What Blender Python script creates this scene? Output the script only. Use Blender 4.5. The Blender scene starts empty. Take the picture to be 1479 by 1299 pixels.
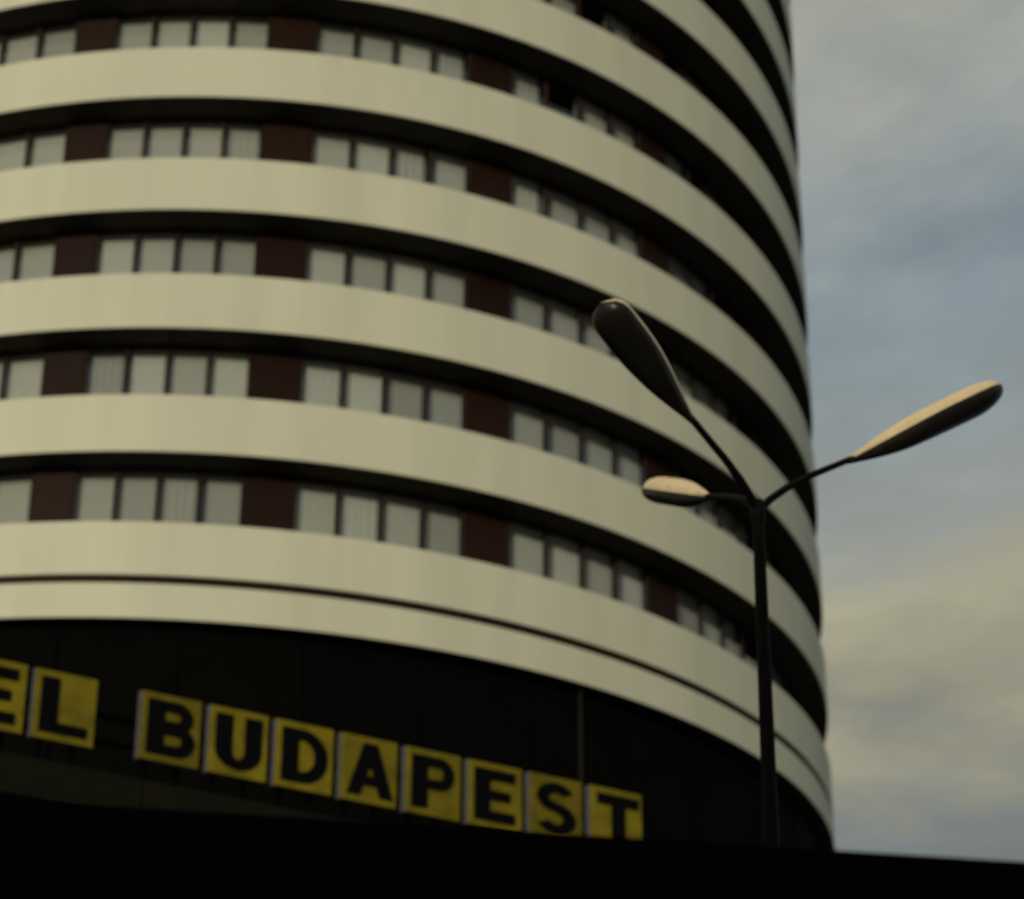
import bpy, math, random
from mathutils import Vector, Matrix
random.seed(7)
R_ = math.radians
S = bpy.context.scene
C = S.collection

# ------------------------------------------------------------------ camera
CAM_Z = 1.6
F_PX, PITCH, ROLL = 2401.5, 0.2877, 0.095
cd = bpy.data.cameras.new('camera')
cam = bpy.data.objects.new('camera', cd)
C.objects.link(cam)
cp, sp, cr, sr = math.cos(PITCH), math.sin(PITCH), math.cos(ROLL), math.sin(ROLL)
eu, ev, fw = Vector((1, 0, 0)), Vector((0, sp, -cp)), Vector((0, cp, sp))
rv, dv = eu * cr - ev * sr, eu * sr + ev * cr
cam.matrix_world = Matrix(((rv.x, -dv.x, -fw.x, 0), (rv.y, -dv.y, -fw.y, 0),
                           (rv.z, -dv.z, -fw.z, CAM_Z), (0, 0, 0, 1)))
cd.sensor_fit = 'HORIZONTAL'
cd.sensor_width = 36.0
cd.lens = F_PX / 1479 * 36.0
cd.shift_x = 725.73 / 1479
cd.shift_y = 624.89 / 1479
cd.clip_start, cd.clip_end = 0.1, 9000
cd.dof.use_dof = True
cd.dof.focus_distance = 8.5
cd.dof.aperture_fstop = 1.25
S.camera = cam

# ------------------------------------------------------------------ sky and sun
SUN_EL, SUN_AZ = R_(12), R_(-36)          # azimuth measured from behind the camera, negative = left
to_sun = Vector((math.sin(SUN_AZ) * math.cos(SUN_EL), -math.cos(SUN_AZ) * math.cos(SUN_EL), math.sin(SUN_EL)))
world = bpy.data.worlds.new('World')
S.world = world
world.use_nodes = True
wn, wl = world.node_tree.nodes, world.node_tree.links
wn.clear()
def W(t, **kw):
    n = wn.new(t)
    for k, v in kw.items():
        setattr(n, k, v)
    return n
sky = W('ShaderNodeTexSky', sky_type='NISHITA', sun_disc=False)
sky.sun_elevation = SUN_EL
sky.sun_rotation = math.atan2(to_sun.x, to_sun.y)
sky.air_density, sky.dust_density, sky.ozone_density = 1.0, 2.0, 1.0
tc = W('ShaderNodeTexCoord')
sep = W('ShaderNodeSeparateXYZ')
wl.new(tc.outputs['Generated'], sep.inputs[0])
def cloud_noise(scale, stretch, rot, detail, loc=(0, 0, 0), rough=0.5, dist=0.3):
    mp = W('ShaderNodeMapping')
    mp.inputs['Location'].default_value = loc
    mp.inputs['Rotation'].default_value = rot
    mp.inputs['Scale'].default_value = (1, 1, stretch)
    wl.new(tc.outputs['Generated'], mp.inputs[0])
    n = W('ShaderNodeTexNoise')
    n.inputs['Scale'].default_value = scale; n.inputs['Detail'].default_value = detail
    n.inputs['Roughness'].default_value = rough; n.inputs['Distortion'].default_value = dist
    wl.new(mp.outputs[0], n.inputs['Vector'])
    return n.outputs['Fac']
soft = cloud_noise(4.2, 2.2, (R_(1), R_(1), 0), 7, (0.3, 0.1, 0.2), 0.58, 0.0)
streak = cloud_noise(7.0, 3.2, (R_(2), R_(-2), 0), 9, (1.7, 0.4, 0.35), 0.66, 0.1)
# layered evening cloud: colour follows the height in the sky, ragged by the noise
ma = W('ShaderNodeMath', operation='MULTIPLY_ADD'); ma.inputs[1].default_value = 0.22
wl.new(soft, ma.inputs[0]); wl.new(sep.outputs['Z'], ma.inputs[2])
cr_ = W('ShaderNodeValToRGB')
ramp = cr_.color_ramp
ramp.elements[0].position = 0.36; ramp.elements[0].color = (0.30, 0.34, 0.35, 1)
ramp.elements[1].position = 0.95; ramp.elements[1].color = (0.62, 0.64, 0.60, 1)
for p_, c_ in ((0.43, (0.36, 0.39, 0.37, 1)), (0.49, (0.62, 0.58, 0.40, 1)), (0.55, (0.70, 0.66, 0.46, 1)), (0.60, (0.53, 0.57, 0.53, 1)), (0.67, (0.46, 0.56, 0.61, 1)), (0.72, (0.56, 0.63, 0.63, 1)), (0.78, (0.70, 0.72, 0.62, 1))):
    e_ = ramp.elements.new(p_); e_.color = c_
wl.new(ma.outputs[0], cr_.inputs[0])
st = W('ShaderNodeMapRange'); st.inputs['From Min'].default_value = 0.3; st.inputs['From Max'].default_value = 0.7
st.inputs['To Min'].default_value = 11.2; st.inputs['To Max'].default_value = 14.0
wl.new(streak, st.inputs['Value'])
vs_ = W('ShaderNodeVectorMath', operation='SCALE')
wl.new(cr_.outputs[0], vs_.inputs[0]); wl.new(st.outputs[0], vs_.inputs['Scale'])
cov = W('ShaderNodeMapRange'); cov.inputs['From Min'].default_value = 0.3; cov.inputs['From Max'].default_value = 0.6
cov.inputs['To Min'].default_value = 0.62; cov.inputs['To Max'].default_value = 0.95
wl.new(soft, cov.inputs['Value'])
mixs = W('ShaderNodeMix', data_type='RGBA')
wl.new(cov.outputs[0], mixs.inputs['Factor'])
wl.new(sky.outputs[0], mixs.inputs['A']); wl.new(vs_.outputs[0], mixs.inputs['B'])
bg = W('ShaderNodeBackground'); bg.inputs['Strength'].default_value = 0.075
wl.new(mixs.outputs['Result'], bg.inputs['Color'])
wo = W('ShaderNodeOutputWorld'); wl.new(bg.outputs[0], wo.inputs[0])

sd = bpy.data.lights.new('sun', 'SUN')
sd.energy, sd.angle, sd.color = 3.0, R_(2.0), (1.0, 0.88, 0.65)
sun = bpy.data.objects.new('sun', sd)
C.objects.link(sun)
sun.rotation_euler = (-to_sun).to_track_quat('-Z', 'Y').to_euler()
sun.location = (-20, -60, 40)

S.view_settings.view_transform = 'Standard'
S.view_settings.look = 'None'
S.view_settings.gamma = 1
S.view_settings.use_curve_mapping = False
S.view_settings.exposure = -0.70

# ------------------------------------------------------------------ materials
def mat(name, col, rough=0.6, spec=0.3, metal=0.0, var=0.0, scale=2.0, bump=0.0, bscale=40.0, objvar=0.0, streak=False):
    m = bpy.data.materials.new(name); m.use_nodes = True
    nt = m.node_tree; b = nt.nodes['Principled BSDF']
    b.inputs['Base Color'].default_value = (*col, 1)
    b.inputs['Roughness'].default_value = rough
    b.inputs['Specular IOR Level'].default_value = spec
    b.inputs['Metallic'].default_value = metal
    t = nt.nodes.new('ShaderNodeTexCoord')
    if var or objvar:
        n = nt.nodes.new('ShaderNodeTexNoise'); n.inputs['Scale'].default_value = scale; n.inputs['Detail'].default_value = 6
        n.inputs['Roughness'].default_value = 0.6
        if streak:
            mpp = nt.nodes.new('ShaderNodeMapping'); mpp.inputs['Scale'].default_value = (1, 1, 0.12)
            nt.links.new(t.outputs['Object'], mpp.inputs[0]); nt.links.new(mpp.outputs[0], n.inputs['Vector'])
        else:
            nt.links.new(t.outputs['Object'], n.inputs['Vector'])
        mr = nt.nodes.new('ShaderNodeMapRange')
        mr.inputs['From Min'].default_value, mr.inputs['From Max'].default_value = 0.3, 0.7
        mr.inputs['To Min'].default_value, mr.inputs['To Max'].default_value = 1 - var, 1 + var * 0.4
        nt.links.new(n.outputs['Fac'], mr.inputs['Value'])
        out = mr.outputs[0]
        if objvar:
            oi = nt.nodes.new('ShaderNodeObjectInfo')
            m2 = nt.nodes.new('ShaderNodeMapRange')
            m2.inputs['To Min'].default_value, m2.inputs['To Max'].default_value = 1 - objvar, 1 + objvar * 0.4
            nt.links.new(oi.outputs['Random'], m2.inputs['Value'])
            mu = nt.nodes.new('ShaderNodeMath'); mu.operation = 'MULTIPLY'
            nt.links.new(out, mu.inputs[0]); nt.links.new(m2.outputs[0], mu.inputs[1]); out = mu.outputs[0]
        vm = nt.nodes.new('ShaderNodeVectorMath'); vm.operation = 'SCALE'
        vm.inputs[0].default_value = col
        nt.links.new(out, vm.inputs['Scale']); nt.links.new(vm.outputs[0], b.inputs['Base Color'])
    if bump:
        n = nt.nodes.new('ShaderNodeTexNoise'); n.inputs['Scale'].default_value = bscale; n.inputs['Detail'].default_value = 5
        nt.links.new(t.outputs['Object'], n.inputs['Vector'])
        bp = nt.nodes.new('ShaderNodeBump'); bp.inputs['Strength'].default_value = bump; bp.inputs['Distance'].default_value = 0.02
        nt.links.new(n.outputs['Fac'], bp.inputs['Height']); nt.links.new(bp.outputs[0], b.inputs['Normal'])
    return m

M = {
    'cream': mat('cream_paint', (0.68, 0.685, 0.535), 0.55, 0.3, var=0.09, scale=0.9, bump=0.12, bscale=9, streak=True),
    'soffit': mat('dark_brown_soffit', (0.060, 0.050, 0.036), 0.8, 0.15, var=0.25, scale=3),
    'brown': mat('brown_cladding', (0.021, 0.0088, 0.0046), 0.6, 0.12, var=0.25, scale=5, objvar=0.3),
    'frame': mat('window_frame_brown', (0.028, 0.016, 0.014), 0.55, 0.15),
    'sill': mat('sill_wall_dark', (0.10, 0.08, 0.06), 0.7, 0.2),
    'room': mat('room_interior', (0.05, 0.045, 0.04), 0.9, 0.1),
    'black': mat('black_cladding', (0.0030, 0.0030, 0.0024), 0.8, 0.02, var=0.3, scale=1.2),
    'pipe': mat('weathered_pipe', (0.008, 0.0075, 0.0035), 0.85, 0.2),
    'yellow': mat('yellow_sign_face', (0.235, 0.19, 0.007), 0.55, 0.2, var=0.42, scale=2.2, objvar=0.45),
    'signgrey': mat('grey_sign_casing', (0.11, 0.11, 0.12), 0.6, 0.2, var=0.2, scale=4),
    'ink': mat('black_letter', (0.004, 0.0035, 0.005), 0.7, 0.03),
    'fascia': mat('dark_concrete_fascia', (0.010, 0.010, 0.0055), 0.85, 0.1, var=0.35, scale=1.6),
    'steel': mat('dark_lamp_steel', (0.008, 0.0065, 0.005), 0.6, 0.08, var=0.3, scale=6),
    'housing': mat('lamp_housing_paint', (0.78, 0.62, 0.38), 0.45, 0.35, var=0.15, scale=8),
    'bowl': mat('lamp_bowl_smoked', (0.016, 0.014, 0.011), 0.35, 0.3, var=0.3, scale=14),
    'tar': mat('black_roof_metal', (0.006, 0.006, 0.005), 0.85, 0.03, var=0.3, scale=4),
    'asphalt': mat('asphalt', (0.055, 0.054, 0.052), 0.9, 0.2, var=0.3, scale=0.6, bump=0.4, bscale=60),
    'paving': mat('pavement', (0.16, 0.155, 0.14), 0.9, 0.2, var=0.2, scale=1.0, bump=0.3, bscale=30),
    'kerb': mat('kerb_stone', (0.25, 0.245, 0.23), 0.85, 0.2, var=0.2, scale=3),
    'wood': mat('bench_wood', (0.10, 0.055, 0.028), 0.6, 0.3, var=0.3, scale=9),
}
def curtain_mat(name, col):
    m = mat(name, col, 0.9, 0.05, var=0.08, scale=3, objvar=0.30)
    return m
M['curtain'] = curtain_mat('net_curtain', (0.84, 0.82, 0.70))
def glass_mat():
    m = bpy.data.materials.new('window_glass'); m.use_nodes = True
    nt = m.node_tree; nt.nodes.clear()
    tr = nt.nodes.new('ShaderNodeBsdfTransparent'); tr.inputs[0].default_value = (0.84, 0.86, 0.87, 1)
    gl = nt.nodes.new('ShaderNodeBsdfGlossy'); gl.inputs['Roughness'].default_value = 0.03
    fc = nt.nodes.new('ShaderNodeLayerWeight'); fc.inputs[0].default_value = 0.5
    pw = nt.nodes.new('ShaderNodeMath'); pw.operation = 'POWER'; pw.inputs[1].default_value = 4.0
    nt.links.new(fc.outputs['Facing'], pw.inputs[0])
    lw = nt.nodes.new('ShaderNodeMapRange'); lw.inputs['To Min'].default_value = 0.04; lw.inputs['To Max'].default_value = 0.9
    nt.links.new(pw.outputs[0], lw.inputs['Value'])
    mx_ = nt.nodes.new('ShaderNodeMixShader'); o = nt.nodes.new('ShaderNodeOutputMaterial')
    nt.links.new(lw.outputs[0], mx_.inputs[0]); nt.links.new(tr.outputs[0], mx_.inputs[1])
    nt.links.new(gl.outputs[0], mx_.inputs[2]); nt.links.new(mx_.outputs[0], o.inputs[0])
    return m
M['glass'] = glass_mat()

# ------------------------------------------------------------------ mesh helpers
class MB:
    def __init__(s): s.v, s.f, s.sm = [], [], []
    def add(s, vs, fs, smooth=False):
        o = len(s.v); s.v += [tuple(v) for v in vs]
        for f in fs:
            s.f.append(tuple(i + o for i in f)); s.sm.append(smooth)
    def box(s, x0, x1, y0, y1, z0, z1, b=0.0):
        if b <= 0:
            vs = [(x, y, z) for z in (z0, z1) for y in (y0, y1) for x in (x0, x1)]
            s.add(vs, [(0, 2, 3, 1), (4, 5, 7, 6), (0, 1, 5, 4), (2, 6, 7, 3), (0, 4, 6, 2), (1, 3, 7, 5)])
        else:   # prism chamfered along its front edges
            pr = [(x0, y1), (x0, y0 + b), (x0 + b, y0), (x1 - b, y0), (x1, y0 + b), (x1, y1)]
            s.prism(pr, z0, z1)
    def prism(s, pts, z0, z1):
        n = len(pts)
        s.add([(x, y, z0) for x, y in pts] + [(x, y, z1) for x, y in pts],
              [tuple(range(n))[::-1], tuple(range(n, 2 * n))] + [(i, (i + 1) % n, n + (i + 1) % n, n + i) for i in range(n)])
    def ring(s, prof, a0, a1, n, smooth=True):
        """closed (r, z) profile swept round the local z axis, angle 0 = -y, positive towards +x"""
        full = abs(a1 - a0) > 2 * math.pi - 1e-6
        k = len(prof); cnt = n if full else n + 1
        vs = []
        # every profile edge gets its own vertices so that the edges stay crisp
        for j in range(k):
            (r0, z0), (r1, z1) = prof[j], prof[(j + 1) % k]
            base = len(vs)
            for i in range(cnt):
                a = a0 + (a1 - a0) * i / n
                vs.append((r0 * math.sin(a), -r0 * math.cos(a), z0)); vs.append((r1 * math.sin(a), -r1 * math.cos(a), z1))
        fs = []
        for j in range(k):
            b0 = j * cnt * 2
            for i in range(n):
                i2 = (i + 1) % cnt
                fs.append((b0 + 2 * i, b0 + 2 * i2, b0 + 2 * i2 + 1, b0 + 2 * i + 1))
        s.add(vs, fs, smooth)
        if not full:
            for a in (a0, a1):
                s.add([(r * math.sin(a), -r * math.cos(a), z) for r, z in prof], [tuple(range(k))])
    def tube(s, pts, rads, n=14, caps=True):
        pts = [Vector(p) for p in pts]
        vs = []; up = Vector((0, 0, 1))
        for i, p in enumerate(pts):
            d = (pts[min(i + 1, len(pts) - 1)] - pts[max(i - 1, 0)]).normalized()
            a = d.cross(up)
            if a.length < 1e-3: a = d.cross(Vector((1, 0, 0)))
            a.normalize(); b = a.cross(d)
            for k in range(n):
                t = 2 * math.pi * k / n
                vs.append(p + (a * math.cos(t) + b * math.sin(t)) * rads[i])
        fs = []
        for i in range(len(pts) - 1):
            for k in range(n):
                fs.append((i * n + k, i * n + (k + 1) % n, (i + 1) * n + (k + 1) % n, (i + 1) * n + k))
        s.add(vs, fs, True)
        if caps:
            s.add(vs[:n], [tuple(range(n))[::-1]]); s.add(vs[-n:], [tuple(range(n))])
    def mesh(s, name, m):
        me = bpy.data.meshes.new(name); me.from_pydata(s.v, [], s.f); me.update()
        me.polygons.foreach_set('use_smooth', s.sm)
        me.materials.append(m)
        return me
    def build(s, name, m, parent=None, loc=None, kind=None):
        return obj(name, s.mesh(name, m), parent, loc, kind)
def obj(name, me, parent=None, loc=None, kind=None):
    o = bpy.data.objects.new(name, me); C.objects.link(o)
    if parent is not None: o.parent = parent
    if loc is not None: o.location = loc
    if kind: o['kind'] = kind
    return o
def thing(name, label, cat, loc=(0, 0, 0), rz=0.0):
    o = bpy.data.objects.new(name, None); C.objects.link(o)
    o.location = loc; o.rotation_euler = (0, 0, rz)
    o['label'] = label; o['category'] = cat
    return o

# ------------------------------------------------------------------ ground
g = MB(); g.box(-3000, 3000, -3000, 3000, -0.5, 0.0)
g.build('ground', M['asphalt'], kind='structure')
g = MB(); g.box(-40, 45, 8.5, 90, 0.004, 0.13)
pv = g.build('pavement', M['paving'], kind='structure')
for i in range(24):
    k = MB(); k.box(-40 + i * 3.55, -40 + i * 3.55 + 3.53, 8.28, 8.49, 0.004, 0.15)
    k.build('kerb_stone', M['kerb'], pv)

# ------------------------------------------------------------------ unseen block added behind the viewer to keep the street in shade
back = thing('shade_block', 'added unseen grey block behind the viewer, put there to shade the street', 'building', (0, -15, 0))
m0 = MB(); m0.box(-45, 45, -12, 0, 0.004, 16.3); m0.build('wall', M['paving'], back)
m0 = MB(); m0.box(-45.3, 45.3, -12.3, 0.3, 16.302, 16.5); m0.build('roof', M['asphalt'], back)
bw_ = MB(); bw_.box(-0.6, 0.6, 0.002, 0.05, 0, 1.5); bwm = bw_.mesh('window', M['sill'])
for i in range(28):
    for j in range(5):
        obj('window', bwm, back, (-43 + i * 3.2, 0, 1.6 + j * 3.0))

# ------------------------------------------------------------------ the round tower
R = 17.5; RW = R - 0.62
AX, AY = 4.455, 46.217
ZB = CAM_Z + 0.8454 * R
H = 0.1621 * R
WT, WL, WBT = 0.0741 * R, 0.0032 * R, -0.0443 * R
NF = 13
tower = thing('hotel_tower', 'round cream hotel tower with stacked ring balconies and dark recessed window bands', 'building', (AX, AY, 0))
SEG = 192
TWO = 2 * math.pi
bv = 0.025
for k in range(NF):
    z = ZB + k * H
    m = MB()
    zb_ = z if k else z + WL + .085          # the outer skin hangs past the slab edge
    sk = 0.25 if k else 0.06
    m.ring([(R - 0.16, z + sk), (R - 0.03, z + sk), (R - 0.03, zb_), (R - 0.008, zb_), (R, zb_ + 0.012),
            (R, z + WT - bv), (R - bv, z + WT), (R - 0.16, z + WT)] if k else
           [(R - 0.16, zb_ + 0.1), (R - 0.03, zb_ + 0.1), (R - 0.03, zb_), (R - 0.008, zb_), (R, zb_ + 0.012),
            (R, z + WT - bv), (R - bv, z + WT), (R - 0.16, z + WT)], 0, TWO, SEG)
    m.build('parapet_band', M['cream'], tower)
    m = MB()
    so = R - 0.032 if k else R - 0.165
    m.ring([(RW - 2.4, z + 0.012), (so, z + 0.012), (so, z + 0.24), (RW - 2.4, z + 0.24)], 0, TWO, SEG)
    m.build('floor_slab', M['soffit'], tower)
    # low wall under the windows
    m = MB(); m.ring([(RW - 0.14, z + 0.242), (RW - 0.02, z + 0.242), (RW - 0.02, z + WT - 0.05), (RW - 0.14, z + WT - 0.05)], 0, TWO, SEG)
    m.build('sill_wall', M['sill'], tower)
# lowest band carries a second, lower lip below a groove, its shade coloured in as a dark ring
m = MB(); zl = ZB + WBT
m.ring([(R - 0.16, zl + 0.13), (R - 0.03, zl + 0.13), (R - 0.03, zl), (R - 0.008, zl), (R, zl + 0.012), (R, ZB + WL - .085 - bv), (R - bv, ZB + WL - .085), (R - 0.16, ZB + WL - .085)], 0, TWO, SEG)
m.build('lower_band', M['cream'], tower)
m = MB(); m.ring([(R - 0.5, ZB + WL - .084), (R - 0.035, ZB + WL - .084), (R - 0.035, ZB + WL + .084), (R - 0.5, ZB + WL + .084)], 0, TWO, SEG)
m.build('groove_shade_ring', M['brown'], tower)
RD = R - 0.30
m = MB(); m.ring([(RD - 0.4, zl + 0.02), (R - 0.032, zl + 0.02), (R - 0.032, zl + 0.12), (RD - 0.4, zl + 0.12)], 0, TWO, SEG)
m.build('base_soffit', M['soffit'], tower)
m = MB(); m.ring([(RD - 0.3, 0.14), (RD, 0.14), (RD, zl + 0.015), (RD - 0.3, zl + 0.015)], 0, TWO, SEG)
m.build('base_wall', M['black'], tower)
rib = MB(); rib.box(-0.035, 0.035, -0.06, 0.0, 0.14, zl + 0.01, 0.01)
ribme = rib.mesh('base_rib', M['black'])
for i in range(-7, 12):
    a = R_(i * 7.826 + 2.2)
    o = obj('base_rib', ribme, tower, (RD * math.sin(a), -RD * math.cos(a), 0)); o.rotation_euler = (0, 0, a)
a = R_(21.8)
pm = MB(); pm.tube([((RD + .1) * math.sin(a), -(RD + .1) * math.cos(a), zz) for zz in (0.2, 5, 10, zl + 0.02)], [0.045] * 4, 10)
pm.build('downpipe', M['pipe'], tower)
# inner core behind the rooms, and flat roof
m = MB(); m.ring([(RW - 2.7, ZB - 0.3), (RW - 2.41, ZB - 0.3), (RW - 2.41, ZB + NF * H), (RW - 2.7, ZB + NF * H)], 0, TWO, 96)
m.build('core_wall', M['room'], tower)
zt = ZB + NF * H
m = MB(); m.ring([(0.01, zt), (R - 0.15, zt), (R - 0.15, zt + 0.3), (0.01, zt + 0.3)], 0, TWO, SEG)
m.build('roof', M['soffit'], tower)
m = MB(); m.ring([(R - 0.14, zt), (R, zt), (R, zt + 1.0), (R - 0.14, zt + 1.0)], 0, TWO, SEG)
m.build('parapet_band', M['cream'], tower)

# window strip: bays of four windows between brown panels (angles in degrees from the front)
PANELS = [(-62.2, -59.0), (-46.7, -43.5), (-31.3, -28.3), (-16.3, -13.35), (-1.95, 1.5), (13.5, 17.0), (29.7, 32.9), (45.4, 48.6), (61.0, 64.2), (76.6, 79.8)]
zs0, zs1 = WT - 0.05, H + 0.008           # relative to the storey's band bottom: sill to soffit above
WW = 0.90                                   # nominal window width
def w_frame():
    m = MB(); h = zs1 - zs0; t = 0.046
    m.box(-WW / 2, -WW / 2 + t, -0.018, 0.06, 0, h, 0.008); m.box(WW / 2 - t, WW / 2, -0.018, 0.06, 0, h, 0.008)
    m.box(-WW / 2 + t, WW / 2 - t, -0.012, 0.055, h - 0.045, h - 0.001); m.box(-WW / 2 + t, WW / 2 - t, -0.012, 0.055, 0.001, 0.07)
    return m.mesh('window', M['frame'])
def w_pane():
    m = MB(); h = zs1 - zs0; t = 0.046
    m.box(-WW / 2 + t, WW / 2 - t, 0.005, 0.011, 0.07, h - 0.045)
    return m.mesh('pane', M['glass'])
def w_curtain(x0, x1, seed):
    rnd = random.Random(seed); h = zs1 - zs0; n = 44
    ph, fr, am = rnd.random() * 6, 10 + rnd.random() * 5, 0.006 + rnd.random() * 0.005
    vs, fs = [], []
    for r_, zz in enumerate((-0.9, 0.0, h * 0.5, h - 0.03)):
        for i in range(n + 1):
            x = x0 + (x1 - x0) * i / n
            t = x / WW * fr * 6.28 / 2
            y = 0.15 + am * (math.sin(t + ph) + 0.45 * math.sin(2.3 * t + ph * 2)) * (1.15 - 0.2 * r_ / 3)
            vs.append((x, y, zz))
    for r_ in range(3):
        for i in range(n):
            a = r_ * (n + 1) + i
            fs.append((a, a + 1, a + n + 2, a + n + 1))
    m = MB(); m.add(vs, fs, True)
    return m.mesh('curtain', M['curtain'])
fme, pme = w_frame(), w_pane()
half = WW / 2
CUR = [w_curtain(-half, half, 1), w_curtain(-half, half, 2), w_curtain(-half, half, 3), w_curtain(-half, half * 0.82, 4), w_curtain(-half * 0.84, half, 5)]
CUR_PART = [w_curtain(-half, 0.05, 6), w_curtain(0.0, half, 7)]
OPEN = {(5, 5, 1), (4, 6, 2), (4, 6, 3), (5, 6, 1), (3, 6, 3), (6, 5, 2), (6, 6, 0), (1, 6, 3)}
pan = MB(); ph_ = zs1 - zs0
pan.box(-0.5, 0.5, -0.03, 0.08, 0, ph_, 0.015)
panme = pan.mesh('brown_panel', M['brown'])
rnd = random.Random(11)
for k in range(0, 11):
    z0 = ZB + k * H + zs0
    for j, (a0, a1) in enumerate(PANELS):
        a = R_((a0 + a1) / 2); w = 2 * RW * math.tan(R_(a1 - a0) / 2)
        # the front of the panel is the chord that faces outward
        o = obj('brown_panel', panme, tower, (RW * math.sin(a), -RW * math.cos(a), z0))
        o.rotation_euler = (0, 0, a); o.scale = (w * 0.985, 1, 1)
        if j == len(PANELS) - 1: continue
        b0, b1 = a1, PANELS[j + 1][0]
        for q in range(4):
            c0 = b0 + (b1 - b0) * q / 4; c1 = b0 + (b1 - b0) * (q + 1) / 4
            am = R_((c0 + c1) / 2); ww = 2 * RW * math.tan(R_(c1 - c0) / 2)
            wo_ = obj('window', fme, tower, (RW * math.sin(am), -RW * math.cos(am), z0))
            wo_.rotation_euler = (0, 0, am); wo_.scale = (ww / WW * 0.995, 1, 1)
            obj('pane', pme, wo_)
            if (k + 1, j, q) in OPEN: continue
            rr = rnd.random()
            obj('curtain', rnd.choice(CUR_PART) if rr < 0.04 and c0 > 18 else rnd.choice(CUR), wo_)

# ------------------------------------------------------------------ entrance wing with the lettering along its roof edge
SA = Vector((0.0713, 23.499, 0)); su = Vector((0.96327, 0.26853, 0)); srz = math.atan2(su.y, su.x)
wing = thing('entrance_wing', 'low dark entrance wing with concrete roof edge in front of the round tower', 'building', SA, srz)
X0, X1 = -16.0, 20.0
Y0 = 0.22
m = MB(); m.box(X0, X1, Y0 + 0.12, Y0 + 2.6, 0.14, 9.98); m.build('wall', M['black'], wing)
for i in range(12):
    m = MB(); m.box(X0 + i * 3.0 + 0.01, X0 + (i + 1) * 3.0 - 0.01, Y0, Y0 + 2.7, 10.0, 10.63, 0.02); m.build('roof_fascia', M['fascia'], wing)
for i in range(25):
    x = X0 + 0.1 + i * 1.49
    m = MB(); m.box(x - 0.05, x + 0.05, Y0 + 0.02, Y0 + 0.118, 0.14, 9.97, 0.01); m.build('mullion', M['black'], wing)

# ------------------------------------------------------------------ the sign
sign = thing('hotel_sign', 'row of square yellow letter boxes with bold black capitals reading EL BUDAPEST', 'sign', SA + Vector((0, 0, 10.63)), srz)
BW, BH, BD = 1.03, 1.13, 0.075
BZ = 12.0 - 10.63 - BH
class Letter:
    """strokes in a 1 x 1 cell, extruded towards -y"""
    def __init__(s): s.m = MB(); s.d = 0
    def poly(s, pts):
        s.d += 1; e = 0.0012 * s.d; n = len(pts)
        f = [(x, -0.022 - e, z) for x, z in pts]; b = [(x, 0.0, z) for x, z in pts]
        s.m.add(f + b, [tuple(range(n))] + [(i, n + i, n + (i + 1) % n, (i + 1) % n) for i in range(n)])
    def rect(s, x0, x1, z0, z1): s.poly([(x0, z0), (x1, z0), (x1, z1), (x0, z1)])
    def stroke(s, outer, inner):
        for i in range(len(outer) - 1):
            s_, t_ = outer[i], outer[i + 1]; u_, v_ = inner[i + 1], inner[i]
            n0 = s.d; s.poly([s_, t_, u_, v_]); s.d = n0
        s.d += 1
def arc(cx, cz, rx, rz, a0, a1, n=16):
    return [(cx + rx * math.cos(R_(a0 + (a1 - a0) * i / n)), cz + rz * math.sin(R_(a0 + (a1 - a0) * i / n))) for i in range(n + 1)]
T = 0.32
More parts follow.
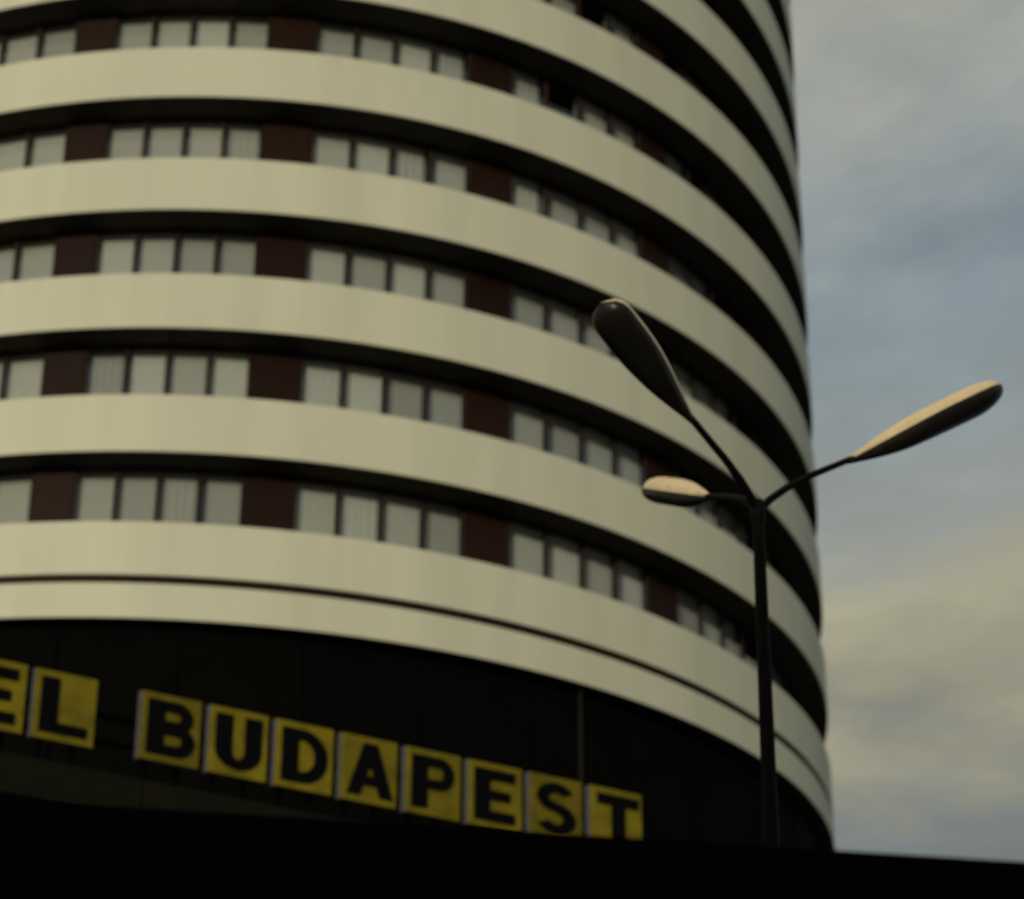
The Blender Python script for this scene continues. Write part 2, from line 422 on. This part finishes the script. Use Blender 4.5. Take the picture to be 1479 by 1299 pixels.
def glyph(ch):
    L = Letter()
    if ch == 'L': L.rect(0, T, 0, 1); L.rect(0.02, 0.86, 0, 0.19)
    if ch == 'E':
        L.rect(0, T, 0, 1)
        L.rect(0.02, 0.84, 0, 0.20); L.rect(0.02, 0.74, 0.41, 0.60); L.rect(0.02, 0.84, 0.80, 1)
    if ch == 'T': L.rect(0.02, 0.92, 0.79, 1); L.rect(0.33, 0.62, 0, 0.81)
    if ch == 'U':
        o = [(0, 1)] + arc(0.44, 0.36, 0.44, 0.36, 180, 360, 24) + [(0.88, 1)]
        i = [(T, 1)] + arc(0.44, 0.36, 0.44 - T, 0.17, 180, 360, 24) + [(0.88 - T, 1)]
        L.stroke(o, i)
    if ch == 'D':
        L.rect(0, T, 0, 1)
        L.stroke([(0.02, 0), (0.40, 0)] + arc(0.40, 0.5, 0.49, 0.5, -90, 90, 24) + [(0.02, 1)],
                 [(0.02, 0.20), (0.38, 0.20)] + arc(0.38, 0.5, 0.26, 0.30, -90, 90, 24) + [(0.02, 0.80)])
    if ch in 'PB':
        L.rect(0, T, 0, 1)
        b, xr = (0.38, 0.86) if ch == 'P' else (0.45, 0.84)
        c = (1 + b) / 2; rz_ = (1 - b) / 2; rx = 0.30
        L.stroke([(0.02, b), (xr - rx, b)] + arc(xr - rx, c, rx, rz_, -90, 90, 18) + [(0.02, 1)],
                 [(0.02, b + 0.19), (xr - rx, b + 0.19)] + arc(xr - rx, c, 0.085, rz_ - 0.19, -90, 90, 18) + [(0.02, 0.81)])
    if ch == 'B':
        L.stroke([(0.02, 0), (0.58, 0)] + arc(0.58, 0.29, 0.31, 0.29, -90, 90, 18) + [(0.02, 0.58)],
                 [(0.02, 0.19), (0.56, 0.19)] + arc(0.56, 0.285, 0.09, 0.095, -90, 90, 18) + [(0.02, 0.38)])
    if ch == 'A':
        L.poly([(0, 0), (0.26, 0), (0.60, 1), (0.32, 1)]); L.poly([(0.92, 0), (0.66, 0), (0.32, 1), (0.60, 1)])
        L.rect(0.22, 0.70, 0.20, 0.38)
    if ch == 'S':
        cx = 0.43
        o = arc(cx, 0.715, 0.40, 0.285, 25, 270, 22) ; i = arc(cx, 0.715, 0.15, 0.095, 25, 270, 22)
        L.stroke(o, i)
        o = arc(cx, 0.30, 0.42, 0.30, 90, -155, 22); i = arc(cx, 0.30, 0.16, 0.11, 90, -155, 22)
        L.stroke(o, i)
    return L.m
BOX = [('E', -1.14), ('L', 0.0), ('B', 1.745), ('U', 2.894), ('D', 4.04), ('A', 5.19), ('P', 6.355), ('E', 7.51), ('S', 8.66), ('T', 9.835)]
for ch, x in BOX:
    m = MB(); e = 0.045
    m.box(x, x + BW, -0.015, BD, BZ, BZ + BH, 0.0)
    cs = m.build('letter_box', M['signgrey'], sign)
    m = MB(); m.box(x + 0.035, x + BW - 0.004, -0.045, -0.016, BZ + 0.004, BZ + BH - 0.004, 0.008)
    fo = m.build('face', M['yellow'], cs)
    gl_ = glyph(ch)
    gl_.v = [(x + 0.125 + vx * 0.90, vy - 0.046, BZ + 0.115 + vz * 0.90) for vx, vy, vz in gl_.v]
    gl_.build('letter', M['ink'], cs)
    for px_ in (0.25, 0.78):
        m = MB(); m.box(x + px_ - 0.03, x + px_ + 0.03, 0.225, 0.285, 0.001, BZ + 0.7); m.build('post', M['black'], sign)
for zz in (BZ + 0.2, BZ + 0.62):
    m = MB(); m.box(-1.2, 10.95, BD + 0.001, 0.224, zz, zz + 0.06); m.build('rail', M['black'], sign)

# ------------------------------------------------------------------ three-armed street lamp
HB = Vector((6.057, 12.541, 9.3))
lamp = thing('street_lamp', 'tall dark street lamp with three upswept arms and paddle-shaped heads', 'street lamp', (HB.x, HB.y, 0.13))
hz = HB.z - 0.13
m = MB(); m.tube([(0, 0, 0), (0, 0, 0.9), (0, 0, 0.95), (0, 0, 5.0), (0, 0, hz - 0.25), (0, 0, hz)], [0.115, 0.115, 0.078, 0.066, 0.047, 0.045], 20)
m.build('pole', M['steel'], lamp)
m = MB(); m.tube([(0, 0, hz - 0.20), (0, 0, hz - 0.16), (0, 0, hz + 0.0), (0, 0, hz + 0.03), (0, 0, hz + 0.04)], [0.048, 0.058, 0.058, 0.045, 0.01], 20)
m.build('collar', M['steel'], lamp)
m = MB(); m.tube([(0, 0, 0), (0, 0, 0.03)], [0.22, 0.22], 20); m.build('base_plate', M['steel'], lamp)
for phi, rho, q0, q1 in ((-10, 1.12, 0.37, 1.0), (94, 1.28, 0.40, 0.94), (211, 1.08, 0.42, 1.0)):
    ph = R_(phi); hd = Vector((math.cos(ph), math.sin(ph), 0)); L = 2.0
    def pt(q, dz=0.0): return hd * (L * q) + Vector((0, 0, hz + rho * q + dz))
    a = MB()
    pts = [pt(0.0, -0.08), pt(0.05, -0.015), pt(0.12, 0.02), pt(0.22, 0.03), pt(0.32, 0.015), pt(q0 + 0.05, 0.0)]
    a.tube(pts, [0.034, 0.034, 0.032, 0.030, 0.028, 0.027], 14)
    arm = a.build('arm', M['steel'], lamp)
    # head: flattened paddle, housing above, bowl below
    st, en = pt(q0), pt(q1)
    ax = (en - st); ln = ax.length; ax.normalize()
    side = ax.cross(Vector((0, 0, 1))).normalized(); up = side.cross(ax)
    NS, NR = 26, 20
    def half_body(updir, hmax, wmax, bulge):
        vs, fs = [], []
        for i in range(NS + 1):
            t = i / NS
            tt = t * ln
            wv = wmax * (0.14 + 0.86 * (math.sin(min(t / 0.72, 1) * math.pi / 2) ** 1.35)) * (1 if t < 0.86 else math.sqrt(max(0.0, 1 - ((t - 0.86) / 0.14) ** 2)) * 0.995 + 0.005)
            hv = hmax * (0.2 + 0.8 * math.sin(min(t / bulge, 1) * math.pi / 2)) * (1 if t < 0.8 else math.sqrt(max(0.0, 1 - ((t - 0.8) / 0.2) ** 2)) * 0.99 + 0.01)
            for j in range(NR + 1):
                an = math.pi * j / NR
                vs.append(st + ax * tt + side * (wv * math.cos(an)) + updir * (hv * math.sin(an) ** 0.8))
        for i in range(NS):
            for j in range(NR):
                fs.append((i * (NR + 1) + j, i * (NR + 1) + j + 1, (i + 1) * (NR + 1) + j + 1, (i + 1) * (NR + 1) + j))
        n0 = len(vs)
        fs.append(tuple(i * (NR + 1) for i in range(NS + 1)) + tuple(i * (NR + 1) + NR for i in range(NS, -1, -1)))
        b = MB(); b.add(vs, fs[:-1], True); b.add([vs[i] for i in fs[-1]], [tuple(range(len(fs[-1])))])
        return b
    hs = half_body(up, 0.13, 0.154, 0.55).build('lamp_head', M['housing'], lamp)
    hb = half_body(-up, 0.125, 0.166, 0.42)
    hb.v = [tuple(Vector(v) - up * 0.003) for v in hb.v]
    hb.build('bowl', M['bowl'], hs)

# ------------------------------------------------------------------ added shelter, its black roof edge stands in for the dark foot of the view
E0, E1 = Vector((-0.05, 4.572, 0)), Vector((2.764, 4.281, 0))
eu_ = (E1 - E0).normalized()
sh = thing('stand_in_shelter', 'added black flat-roofed shelter standing in for the dark foot of the view', 'shelter', E0, math.atan2(eu_.y, eu_.x))
m = MB(); m.box(-1.5, 4.6, 0.0, 0.035, 2.80, 3.2, 0.006); m.build('roof_fascia', M['tar'], sh)
m = MB(); m.box(-1.5, 4.6, 0.037, 1.7, 2.98, 3.15); m.build('roof', M['tar'], sh)
for x in (-1.2, 4.3):
    for y in (0.12, 1.55):
        m = MB(); m.box(x - 0.05, x + 0.05, y - 0.05, y + 0.05, 0.0, 2.978, 0.01); m.build('post', M['tar'], sh)
for i in range(5):
    x = -1.12 + i * 1.08
    m = MB(); m.box(x, x + 1.03, 1.53, 1.56, 0.3, 2.5); m.build('back_panel', M['glass'], sh)
m = MB(); m.box(-1.148, 4.248, 1.51, 1.58, 0.22, 0.298); m.build('rail', M['tar'], sh)
m = MB(); m.box(-1.148, 4.248, 1.51, 1.58, 2.502, 2.58); m.build('rail', M['tar'], sh)
for i in range(4):
    m = MB(); m.box(-0.6, 3.7, 0.98 + i * 0.11, 1.07 + i * 0.11, 0.43, 0.46, 0.005); m.build('seat_slat', M['wood'], sh)
for x in (-0.4, 1.55, 3.5):
    m = MB(); m.box(x - 0.04, x + 0.04, 1.0, 1.38, 0.0, 0.428); m.build('bench_leg', M['tar'], sh)
